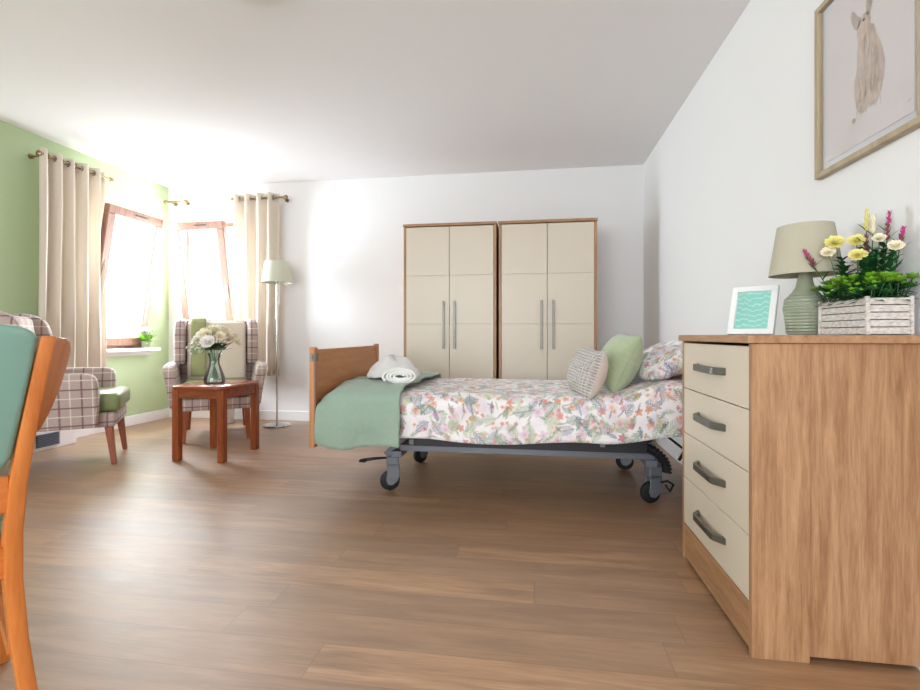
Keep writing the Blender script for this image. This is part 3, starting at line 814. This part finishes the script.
# cushions
def cushion_bm(w, h, t, n=26, pinch=.10, wrinkle=.004, seed=0, side=None):
    bm = B(); uvl = bm.loops.layers.uv.verify(); 
    for s in ((-1, 1) if side is None else (side,)):
        V = []
        for i in range(n+1):
            row = []
            for j in range(n+1):
                u, v = -1+2*i/n, -1+2*j/n
                u = math.sin(u*PI/2)*.35+u*.65; v = math.sin(v*PI/2)*.35+v*.65
                x = w/2*u*(1-pinch*(1-v*v)); z = h/2*v*(1-pinch*(1-u*u))
                pr = ((1-abs(u)**2.4)*(1-abs(v)**2.4))
                y = s*t/2*max(0, pr)**.52
                y += s*wrinkle*noise.noise(Vector((u*3, v*3, seed+s)))*min(1, pr*3)
                row.append(bm.verts.new((x, y, z)))
            V.append(row)
        for i in range(n):
            for j in range(n):
                q = [V[i][j], V[i+1][j], V[i+1][j+1], V[i][j+1]]
                f = bm.faces.new(q if s < 0 else q[::-1])
                for l in f.loops: l[uvl].uv = (l.vert.co.x, l.vert.co.z)
    if side is None: bmesh.ops.remove_doubles(bm, verts=bm.verts, dist=1e-5)
    bm.normal_update()
    return bm
def orient(o, loc, nrm, up=(0, 0, 1), roll=0):
    n = Vector(nrm).normalized(); y = -n; x = y.cross(Vector(up)).normalized(); z = x.cross(y)
    m = Matrix((x, y, z)).transposed().to_4x4() @ Matrix.Rotation(roll, 4, 'Y')
    o.matrix_world = Matrix.Translation(loc) @ m
r = E('knit_cushion', 'small square cushion with chunky cream knit front leaning on the green cushion', 'cushion')
O('knit_front', cushion_bm(.29, .25, .17, side=-1, seed=3, pinch=.05), 'knit', r, smooth='all', uv=False)
O('linen_back', cushion_bm(.29, .25, .17, side=1, seed=3, pinch=.05), 'knitback', r, smooth='all', uv=False)
orient(r, (.280, 2.56, .670), (-.93, -.24, .30), roll=.08)
r = E('green_cushion', 'plump sage green velvet cushion leaning back against the floral pillow', 'cushion')
O('cover', cushion_bm(.35, .33, .20, seed=8, pinch=.05), 'greencush', r, smooth='all', uv=False)
b = B(); q = .175; h_ = .165
pts = [(-q, 0, -h_), (0, 0, -h_*.95), (q, 0, -h_), (q*.95, 0, 0), (q, 0, h_), (0, 0, h_*.95), (-q, 0, h_), (-q*.95, 0, 0), (-q, 0, -h_)]
dens = []
for a, c in zip(pts, pts[1:]):
    for t in range(4): dens.append(Vector(a).lerp(Vector(c), t/4))
dens.append(Vector(pts[0])); tube(b, dens, .003, 5); O('piping', b, 'greencush', r, smooth=True)
orient(r, (.472, 2.76, .712), (-.92, -.08, .42), roll=.06)
def pil(label, loc, nrm, roll, seed):
    r = E('floral_pillow', label, 'pillow'); O('pillow_cover', cushion_bm(.68, .37, .16, pinch=.06, wrinkle=.022, seed=seed, n=34), 'floral', r, smooth='all', uv=False)
    orient(r, loc, nrm, roll=roll); return r
pil('floral pillow matching the duvet leaning against the head of the bed', (.722, 2.87, .712), (-.40, -.03, .90), .0, 12)

# towels at the foot end
def towel1(u, v):
    a = u*2*PI; el = v*PI/2
    R = .155*(1+.12*math.sin(3*a+1)+.10*noise.noise(Vector((math.cos(a)*1.5, math.sin(a)*1.5, v*3))))
    z = .128*math.sin(el)**1.3*(1+.10*math.sin(2*a)); rad = R*(math.cos(el)**1.15)*(.9)+.018*math.sin(2*el)
    x, y = rad*math.cos(a)*1.0+.025*math.sin(el), rad*math.sin(a)*.7
    nn = .012*noise.noise(Vector((x*22, y*22, z*25)))
    return (x+nn, y+nn, z*1+nn*.6+.002), (u*1.2, v*.4)
b = gridsurf(48, 20, towel1); bmesh.ops.remove_doubles(b, verts=b.verts, dist=1e-5)
o = O('bundled_towel', b, 'towel', None, (-.885, 2.92, .598), smooth='all', uv=False); solid(o, .004, -1)
tag(o, 'fluffy white towel bunched into a peak on the sage blanket near the footboard', 'towel')
r = E('rolled_towel', 'rolled white towel lying on the edge of the sage blanket', 'towel', (-.725, 2.66, .634), rot=(0, 0, .1))
def roll_f(u, v):
    th = u*2*PI*3.6; rr = .012+.0105*th/(2*PI)*1.0
    L = .20
    return (rr*1.9*math.cos(th), L/2*(2*v-1)+.006*math.sin(th*.5), .85*rr*math.sin(th)), (u, v*.2)
b = gridsurf(110, 10, roll_f); o = O('towel_roll', b, 'towel', r, smooth='all', uv=False); solid(o, .0135)

# ------------------------------------------------------------------ chest of drawers
KX0, KX1, KY0, KY1, KT = .578, .994, 1.385, 1.985, .86
r = E('chest_of_drawers', 'oak chest of four cream drawers in the right foreground', 'chest of drawers', (KX0, KY0, 0))
w, d = KY1-KY0, KX1-KX0
b = B(); box(b, -.012, d, -.010, w+.010, KT-.022, KT, .003, 2); O('top_panel', b, 'oak_y', r)
b = B(); box(b, 0, .142, 0, .018, 0.0, KT-.023, .001, 1); box(b, .142, d, .007, .018, .014, KT-.023); O('side_panel', b, 'oak_z', r)
b = B(); box(b, 0, d, w-.018, w, 0.0, KT-.023, .001, 1); O('side_panel', b, 'oak_z', r)
b = B(); box(b, .004, .02, .018, w-.018, .012, .135, .001, 1); O('plinth', b, 'oak_y', r)
b = B(); box(b, .03, d-.01, .02, w-.02, .02, KT-.03); O('carcass', b, 'gap', r)
hts = [(.142, .3165), (.3195, .4865), (.4895, .6565), (.6595, .829)]
for z0, z1 in hts:
    b = B(); box(b, .001, .018, .003, w-.020, z0, z1, .0012, 1); dr = O('drawer', b, 'cream', r)
    zc = (z0+z1)/2+.005
    b = B()
    cy = w/2; hl = .125
    prism(b, [(-.026, cy-hl*.72), (-.030, cy-hl*.62), (-.030, cy+hl*.62), (-.026, cy+hl*.72), (.001, cy+hl), (.001, cy+hl*.86), (-.019, cy+hl*.6), (-.019, cy-hl*.6), (.001, cy-hl*.86), (.001, cy-hl)], 'z', zc-.011, zc+.011, .0015, 1)
    O('handle', b, 'steel', dr)

# items on the chest
KTZ = KT+.0005
r = E('table_lamp', 'sage ceramic ribbed table lamp with taupe shade on the chest of drawers', 'table lamp', (.852, 1.668, KTZ))
b = B(); lathe(b, [(0, 0), (.045, 0), (.050, .006), (.0565, .06), (.060, .085), (.056, .112), (.040, .130), (0, .131)], 36); O('ribbed_base', b, 'groove', r, smooth=True)
b = B(); lathe(b, [(.0405, .1285), (.036, .134), (.026, .150), (.021, .170), (.019, .190), (.020, .196), (0, .197)], 28); O('neck', b, 'glaze', r, smooth=True)
b = B(); lathe(b, [(0, .195), (.013, .195), (.013, .23), (0, .232)], 12)
for k in range(3):
    a = k*2*PI/3; tube(b, [(0, 0, .225), (.07*math.cos(a), .07*math.sin(a), .33)], .0015, 4)
O('lamp_holder', b, 'brass', r)
b = B(); lathe(b, [(.098, .188), (.075, .343), (.0735, .343), (.0965, .188), (.098, .188)], 48); O('lamp_shade', b, 'shade', r, smooth=True)
b = B(); lathe(b, [(0, .232), (.014, .24), (.022, .265), (.014, .288), (0, .292)], 14); O('bulb', b, 'wpetal', r, smooth=True)

r = E('photo_frame', 'white photo frame with aqua card leaning on the chest of drawers', 'photo frame', (.742, 1.80, KTZ), rot=(0, 0, math.radians(-42)))
tf = Matrix.Rotation(math.radians(-18), 4, 'X')
fw, fh, fm = .146, .182, .020
def fbx(b, *a): box(b, *a, .0015, 1, None, tf)
b = B(); zz = .003
fbx(b, -fw/2, fw/2, 0, .016, zz, fm+zz); fbx(b, -fw/2, fw/2, 0, .016, fh-fm, fh); fbx(b, -fw/2, -fw/2+fm, 0, .016, fm+zz, fh-fm); fbx(b, fw/2-fm, fw/2, 0, .016, fm+zz, fh-fm)
O('frame_border', b, 'white', r)
b = B(); box(b, -fw/2+fm, fw/2-fm, .008, .013, fm, fh-fm, 0, 1, None, tf); O('card', b, 'aqua', r)
b = B(); box(b, -.02, .02, 0, .004, .0, .105, 0, 1, None, Matrix.Translation((0, .085, .002)) @ Matrix.Rotation(math.radians(20), 4, 'X')); O('stand', b, 'white', r)

# planter crate (planks)
PX0, PX1, PY0, PY1, PH = .857, .962, 1.390, 1.600, .098
r = E('planter_crate', 'whitewashed slatted wooden crate holding the plants on the chest corner', 'planter', (PX0, PY0, KTZ))
pw, pd = PX1-PX0, PY1-PY0
for k in range(5):
    z0 = .002+k*.0192
    for rect in ((0, pw, 0, .006), (0, pw, pd-.006, pd), (0, .006, .006, pd-.006), (pw-.006, pw, .006, pd-.006)):
        b = B(); box(b, rect[0], rect[1], rect[2], rect[3], z0, z0+.0172, .001, 1); O('slat', b, 'slat', r)
for x, y in ((-.003, -.003), (pw-.007, -.003), (-.003, pd-.006), (pw-.007, pd-.006)):
    b = B(); box(b, x, x+.009, y, y+.009, 0, PH+.002, .001, 1); O('corner_batten', b, 'slat', r)
b = B(); box(b, .006, pw-.006, .006, pd-.006, .004, .008); O('bottom_panel', b, 'slat', r)
b = B()
prism(b, [(.007, .007), (pw-.007, .007), (pw-.007, pd-.007), (.007, pd-.007)], 'z', .010, .080)
o = O('planting_moss', b, 'soil', r)
PC = Vector((PX0+pw/2, PY0+pd/2, KTZ+.081))
# low bright foliage plants
GL = 'bright green leafy plants in the crate'
spots = []
for i in range(4):
    for j in range(2): spots.append((-.030+.060*j, -.078+.052*i))
for k, (px, py) in enumerate(spots):
    r = E('leafy_plant', 'bright green rosette of rounded leaves filling the whitewashed crate', 'plant', PC+Vector((px, py, 0)), group=GL)
    b = B(); b2 = B()
    for s in range(11):
        a = s*2.4+k; rr = .030*math.sqrt(s/11)+.003; ht = .022+.052*random.random(); c = Vector((rr*math.cos(a)*1.15, rr*math.sin(a)*1.3, ht))
        tube(b, [(rr*math.cos(a)*.4, rr*math.sin(a)*.4, -.001), c], .0012, 4)
        for q in range(9):
            ph = q*2.4+s; el = .05+1.0*(q/9)
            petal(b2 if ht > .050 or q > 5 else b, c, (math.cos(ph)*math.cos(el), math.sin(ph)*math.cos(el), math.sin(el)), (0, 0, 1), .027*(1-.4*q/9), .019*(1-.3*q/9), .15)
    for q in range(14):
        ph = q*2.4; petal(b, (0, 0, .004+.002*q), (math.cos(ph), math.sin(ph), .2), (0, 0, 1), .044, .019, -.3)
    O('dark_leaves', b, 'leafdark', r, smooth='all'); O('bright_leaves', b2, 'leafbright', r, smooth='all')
for k, (px, py, h, lx) in enumerate(((-.012, -.03, .135, .01), (.016, .0, .155, .02), (-.018, .03, .14, -.02), (.02, -.05, .15, .025), (.0, .055, .12, -.015), (.028, .02, .13, .02), (.0, .0, .16, .0), (-.022, -.055, .12, .0), (.03, -.02, .17, .01))):
    r = E('foliage_stem', 'upright dark green leafy stem in the middle of the crate', 'plant', PC+Vector((px, py, 0)), group='dark leafy stems in the crate')
    b = B(); tube(b, stempts((0, 0, -.001), (lx, 0, h), .004), .0014, 5); O('stem', b, 'leafdark', r)
    b = B()
    for q in range(34):
        t = .2+.78*q/34; ph = q*2.4
        petal(b, (lx*t, 0, h*t), (math.cos(ph), math.sin(ph), random.uniform(.3, 1.0)), (0, 0, 1), .036*(1.15-.5*t), .014, -.15)
    O('leaves', b, 'leafdark', r, smooth='all')
def spike(label, grp, px, py, h, lx, ly, mat, tip):
    r = E('flower_spike', label, 'flower', PC+Vector((px, py, 0)), group=grp)
    h *= 1.27; lx *= 1.15; tip *= 1.15
    top = Vector((lx, ly, h))
    b = B(); tube(b, stempts((0, 0, -.001), top, .004, 8), .0013, 5)
    for q in range(7):
        t = .3+.08*q; petal(b, top*t, (math.cos(q*2.4), math.sin(q*2.4), .9), (0, 0, 1), .036, .006, 0)
    O('stem', b, 'leafdark', r)
    b = B(); b2 = B(); n = 36
    for q in range(n):
        t = q/n; c = top*(1-tip/h*(1-t)); rr = .0085*(1-.5*t)
        petal(b2 if (mat == 'pink' and t < .55) else b, c, (math.cos(q*2.4), math.sin(q*2.4), .7), (0, 0, 1), rr*1.6+.002, .006, .3)
    O('florets', b, mat, r, smooth='all')
    if mat == 'pink': O('buds', b2, 'mauve', r, smooth='all')
    else: b2.free()
spike('pink flower spike leaning left over the lamp shade', None, -.03, .05, .135, -.070, .028, 'pink', .045)
spike('tall pink flower spike standing at the centre right of the planter', None, .03, -.02, .200, .016, -.01, 'pink', .07)
spike('short pink flower spike leaning right in the planter', None, .035, -.04, .160, .024, -.02, 'pink', .045)
spike('mauve bud spike in the middle of the planter', None, .01, .0, .155, .0, .0, 'mauve', .06)
spike('tall pale yellow flower spike highest in the planter', None, .0, .0, .212, .012, .002, 'yellow', .055)
spike('thin pale flower spike just right of the tallest spike in the planter', None, .01, -.01, .195, .008, -.004, 'cpetal', .045)
def head(label, px, py, h, lx, ly, mat, R):
    r = E('round_flower', label, 'flower', PC+Vector((px, py, 0)))
    h *= 1.22
    b = B(); tube(b, stempts((0, 0, -.001), (lx, ly, h), .005), .0014, 5); O('stem', b, 'stem', r)
    b = B(); bloom(b, (lx, ly, h), (-.7, -1.3, 1), R*1.12, 5, 14, .3); O('petals', b, mat, r, smooth='all')
head('yellow many petalled flower at the left of the planter beside the lamp shade', -.02, .035, .150, -.022, .012, 'yellow', .023)
head('cream flower low at the left of the planter arrangement', -.025, .03, .128, -.034, .02, 'cpetal', .018)
head('pale yellow flower right of the yellow flower in the planter', -.005, .01, .148, -.004, .0, 'yellow', .020)
head('pale yellow flower low in front of the middle of the planter', -.02, -.02, .110, -.010, -.01, 'yellow', .020)
head('cream flower near the tall pink spike in the planter', .02, -.02, .148, .006, -.005, 'cpetal', .015)
head('cream flower at the right of the planter arrangement', .03, -.05, .125, .012, -.012, 'cpetal', .017)

# ------------------------------------------------------------------ hare picture on the right wall (local: y along wall toward back, z up)
py0, py1, pz0, pz1 = 1.372, 1.842, 1.398, 1.985
r = E('framed_picture', 'pale wood framed watercolour of a hare hung on the right wall', 'picture', (XR, 0, 0))
b = B(); fm = .019
box(b, -.026, -.002, py0, py1, pz0, pz0+fm, .0015, 1); box(b, -.026, -.002, py0, py1, pz1-fm, pz1, .0015, 1)
box(b, -.026, -.002, py0, py0+fm, pz0+fm, pz1-fm, .0015, 1); box(b, -.026, -.002, py1-fm, py1, pz0+fm, pz1-fm, .0015, 1); O('frame_border', b, 'lightwood', r)
b = B(); box(b, -.008, -.003, py0+fm, py1-fm, pz0+fm, pz1-fm); O('mount_board', b, 'matboard', r)
b = B(); box(b, -.0115, -.0085, py0+fm+.026, py1-fm-.026, pz0+fm+.026, pz1-fm-.026, .001, 1); pa = O('paper_sheet', b, 'paper', r)
def flat(pts, xx, mat, name):
    b = B(); prism(b, [(1.0*p[0], p[1]) for p in pts], 'x', xx-.0008, xx); O(name, b, mat, pa)
def smoothpoly(pts, n=4, jit=.0015):
    out = []; m = len(pts)
    for i in range(m):
        p0, p1, p2, p3 = [Vector(pts[(i+k-1) % m]) for k in range(4)]
        for k in range(n):
            t = k/n
            q = .5*((2*p1)+(-p0+p2)*t+(2*p0-5*p1+4*p2-p3)*t*t+(-p0+3*p1-3*p2+p3)*t**3)
            out.append((q.x+random.uniform(-jit, jit), q.y+random.uniform(-jit, jit)))
    return out
# hare: y decreases to the right of the picture
body = [(1.628, 1.765), (1.600, 1.778), (1.572, 1.770), (1.556, 1.735), (1.538, 1.690), (1.524, 1.640), (1.530, 1.590), (1.545, 1.548), (1.575, 1.532), (1.592, 1.545), (1.610, 1.530), (1.636, 1.540), (1.650, 1.580), (1.655, 1.630), (1.640, 1.680), (1.642, 1.720)]
hd = [(1.640, 1.770), (1.636, 1.800), (1.618, 1.822), (1.596, 1.820), (1.582, 1.800), (1.585, 1.770), (1.605, 1.752), (1.628, 1.745)]
ear1 = [(1.600, 1.815), (1.597, 1.86), (1.585, 1.905), (1.572, 1.925), (1.564, 1.895), (1.570, 1.85), (1.584, 1.812)]
ear2 = [(1.622, 1.815), (1.640, 1.835), (1.662, 1.862), (1.668, 1.845), (1.660, 1.815), (1.645, 1.795), (1.632, 1.795)]
flat(smoothpoly(body), -.0115, 'hare', 'hare_body'); flat(smoothpoly(hd), -.0125, 'haregold', 'hare_head')
flat(smoothpoly(ear1), -.0125, 'haredk', 'hare_ear'); flat(smoothpoly(ear2), -.0125, 'haredk', 'hare_ear')
for k in range(5):
    cy, cz = ((1.60, 1.66), (1.575, 1.60), (1.62, 1.59), (1.56, 1.67), (1.595, 1.72))[k]
    pts = [(cy+.009*math.cos(a*PI/5)*random.uniform(.7, 1.3), cz+.030*math.sin(a*PI/5)*random.uniform(.8, 1.2)) for a in range(10)]
    flat(smoothpoly(pts), -.0125, 'haregold' if k % 2 == 0 else 'haredk', 'paint_stroke')
for k in range(34):
    cz = random.uniform(1.56, 1.745); hw = .045-.018*abs(cz-1.62)/.1; cy = 1.592+random.uniform(-1, 1)*hw; L_ = random.uniform(.012, .03)
    w_ = random.uniform(.0015, .0035); sl = random.uniform(-.006, .006)
    flat([(cy-w_, cz), (cy-w_*.4+sl, cz+L_), (cy+w_*.4+sl, cz+L_), (cy+w_, cz), (cy+sl*.3, cz-L_*.6)], -.0126-.00002*k, ('haredk', 'haregold', 'hare')[k % 3], 'paint_stroke')
for k in range(10):
    cy = 1.54+.011*k; flat([(cy, 1.545), (cy+.002, 1.545), (cy+.004+random.uniform(-.004, .004), 1.520+random.uniform(0, .01))], -.0126, 'haredk', 'paint_stroke')
flat(smoothpoly([(1.614, 1.806), (1.608, 1.809), (1.604, 1.804), (1.610, 1.800)], 3, 0), -.0132, 'black', 'hare_eye')
flat([(1.445+.0, 1.478), (1.428, 1.482), (1.430, 1.478)], -.0118, 'haredk', 'signature')
flat(smoothpoly([(1.665, 1.520), (1.655, 1.512), (1.648, 1.520), (1.656, 1.530)], 3), -.0118, 'haredk', 'paint_stroke')
b = B(); box(b, -.0185, -.017, py0+fm-.002, py1-fm+.002, pz0+fm-.002, pz1-fm+.002); O('glass_pane', b, 'picglass', r)

# ------------------------------------------------------------------ ceiling light
b = B(); lathe(b, [(0, 0), (.125, 0), (.130, -.008), (.125, -.022), (.10, -.030), (0, -.033)], 40)
r = E('ceiling_light', 'round white flush light on the ceiling at the top edge of the view', 'ceiling light', (-1.20, 1.915, H))
O('diffuser', b, 'socket', r, smooth=True)
b = B(); lathe(b, [(.131, -.001), (.140, -.001), (.140, -.010), (.136, -.012), (.131, -.010)], 40); O('trim_ring', b, 'white', r, smooth=True)

# ------------------------------------------------------------------ near dining chair (local: x right, y forward, z up)
r = E('dining_chair', 'wooden framed chair with teal padded back, cut off at the left edge', 'chair', (-1.148, .684, 0), math.radians(60))
def sweep(keys, wx, side):
    """post: keys (z, x, y), rectangular section"""
    b = B(); rings = []
    for z, x, y, w_, d_ in keys:
        rings.append([b.verts.new((side*(x+sx*w_/2), y+sy*d_/2, z)) for sx, sy in ((-1, -1), (1, -1), (1, 1), (-1, 1))])
    for a, c in zip(rings, rings[1:]):
        for k in range(4): b.faces.new([a[k], a[(k+1) % 4], c[(k+1) % 4], c[k]])
    b.faces.new(rings[0]); b.faces.new(rings[-1]); bmesh.ops.recalc_face_normals(b, faces=b.faces)
    bmesh.ops.bevel(b, geom=[e for e in b.edges if len(e.link_faces) == 2 and e.calc_face_angle(0) > .6], offset=.004, segments=2, profile=.5, affect='EDGES')
    return b
for s in (-1, 1):
    keys = [(.0, .222, -.050, .028, .034), (.12, .206, -.028, .029, .036), (.24, .193, -.012, .029, .038), (.36, .186, 0, .030, .040), (.46, .186, .0, .030, .040), (.56, .193, -.004, .029, .038), (.64, .203, -.010, .028, .034), (.72, .215, -.018, .027, .030), (.80, .227, -.026, .027, .028), (.858, .236, -.033, .026, .026)]
    O('rear_leg', sweep(keys, 0, s), 'beech_z', r, smooth=True)
    wp = [(-.02, .857), (.030, .853), (.050, .844), (.060, .826), (.056, .785), (.048, .74), (.028, .69), (.004, .655), (-.010, .67), (-.014, .75)]
    b = B(); prism(b, wp, 'x', .0, .020, .004, 2, lambda c, s=s: (s*(c.x*.7+.228+(c.z-.80)*.14+.62*max(0, c.y+.01)), c.y*.75-.004-(c.z-.7)*.12, c.z)); bmesh.ops.recalc_face_normals(b, faces=b.faces)
    O('side_wing', b, 'beech_z', r, smooth=True)
    O('front_leg', sweep([(.0, .225, .40, .032, .032), (.44, .215, .385, .045, .045)], 0, s), 'beech_z', r, smooth=True)
    b = B(); bar(b, (s*.178, .02, .405), (s*.205, .37, .405), .022, .065); bar(b, (s*.186, .0, .22), (s*.210, .385, .22), .016, .028); O('side_rail', b, 'beech_y', r)
b = B(); box(b, -.18, .18, -.015, .012, .50, .575, .003, 1); bar(b, (-.2,-.001,.4),(.2,-.001,.4),.024,.06); box(b, -.19, .19, .375, .40, .375, .435, .003, 1); O('cross_rail', b, 'beech_x', r)
b = B(); box(b, -.188, .188, .03, .43, .437, .50, .022, 3); O('seat', b, 'teal', r, smooth=True)
def pad_bm():
    bm = B(); prof = [(-.182, .61), (-.160, .578), (-.12, .565), (.12, .565), (.160, .578), (.182, .61), (.213, .80), (.220, .860), (.200, .876), (.10, .890), (0, .895), (-.10, .890), (-.200, .876), (-.220, .860), (-.213, .80)]
    prism(bm, prof, 'y', -.028, .028, .012, 3, lambda c: (c.x, c.y-(c.z-.56)*.09+.008, c.z)); return bm
O('padded_back', pad_bm(), 'teal', r, smooth=True)

# ------------------------------------------------------------------ light
def area(name, loc, rot, sx, sy, p, col=(1, 1, 1)):
    l = D.lights.new(name, 'AREA'); l.shape = 'RECTANGLE'; l.size = sx; l.size_y = sy; l.energy = p; l.color = col
    o = D.objects.new(name, l); C.objects.link(o); o.location = loc; o.rotation_euler = rot; return o
area('window_daylight_left', (XL-T-.03, (LY0+LY1)/2, 1.37), (0, -PI/2, 0), 1.25, .80, 150, (.80, .89, 1))
area('window_daylight_back', ((BX0+BX1)/2, YB+T+.03, 1.37), (-PI/2, 0, 0), .75, 1.25, 100, (.86, .93, 1))
area('added_front_fill', ((FX0+FX1)/2, YF-T-.03, 1.35), (PI/2, 0, 0), FX1-FX0, FZ1-FZ0, 105, (.90, .95, 1))  # added fill lamp behind the camera, brightens chest end and wardrobes
wd = D.worlds.new('sky'); bpy.context.scene.world = wd; wd.use_nodes = True
nt = wd.node_tree; bg = nt.nodes['Background']; bg.inputs[0].default_value = (.86, .93, 1, 1); bg.inputs[1].default_value = 3.0

# ------------------------------------------------------------------ camera
cam = D.cameras.new('camera'); cam.sensor_width = 36; cam.lens = 483*36/920; cam.shift_y = -10/920; cam.clip_start = .02
co = D.objects.new('camera', cam); C.objects.link(co); co.location = (0, 0, .86)
co.rotation_euler = (PI/2, 0, math.atan(72/483))
sc = bpy.context.scene; sc.camera = co
sc.view_settings.view_transform = 'Standard'; sc.view_settings.look = 'None'; sc.view_settings.gamma = 1
sc.view_settings.use_curve_mapping = False; sc.view_settings.exposure = 0.27
sc.cycles.use_denoising = True; sc.cycles.max_bounces = 10; sc.cycles.diffuse_bounces = 6; sc.cycles.transparent_max_bounces = 12
sc.cycles.sample_clamp_indirect = 8
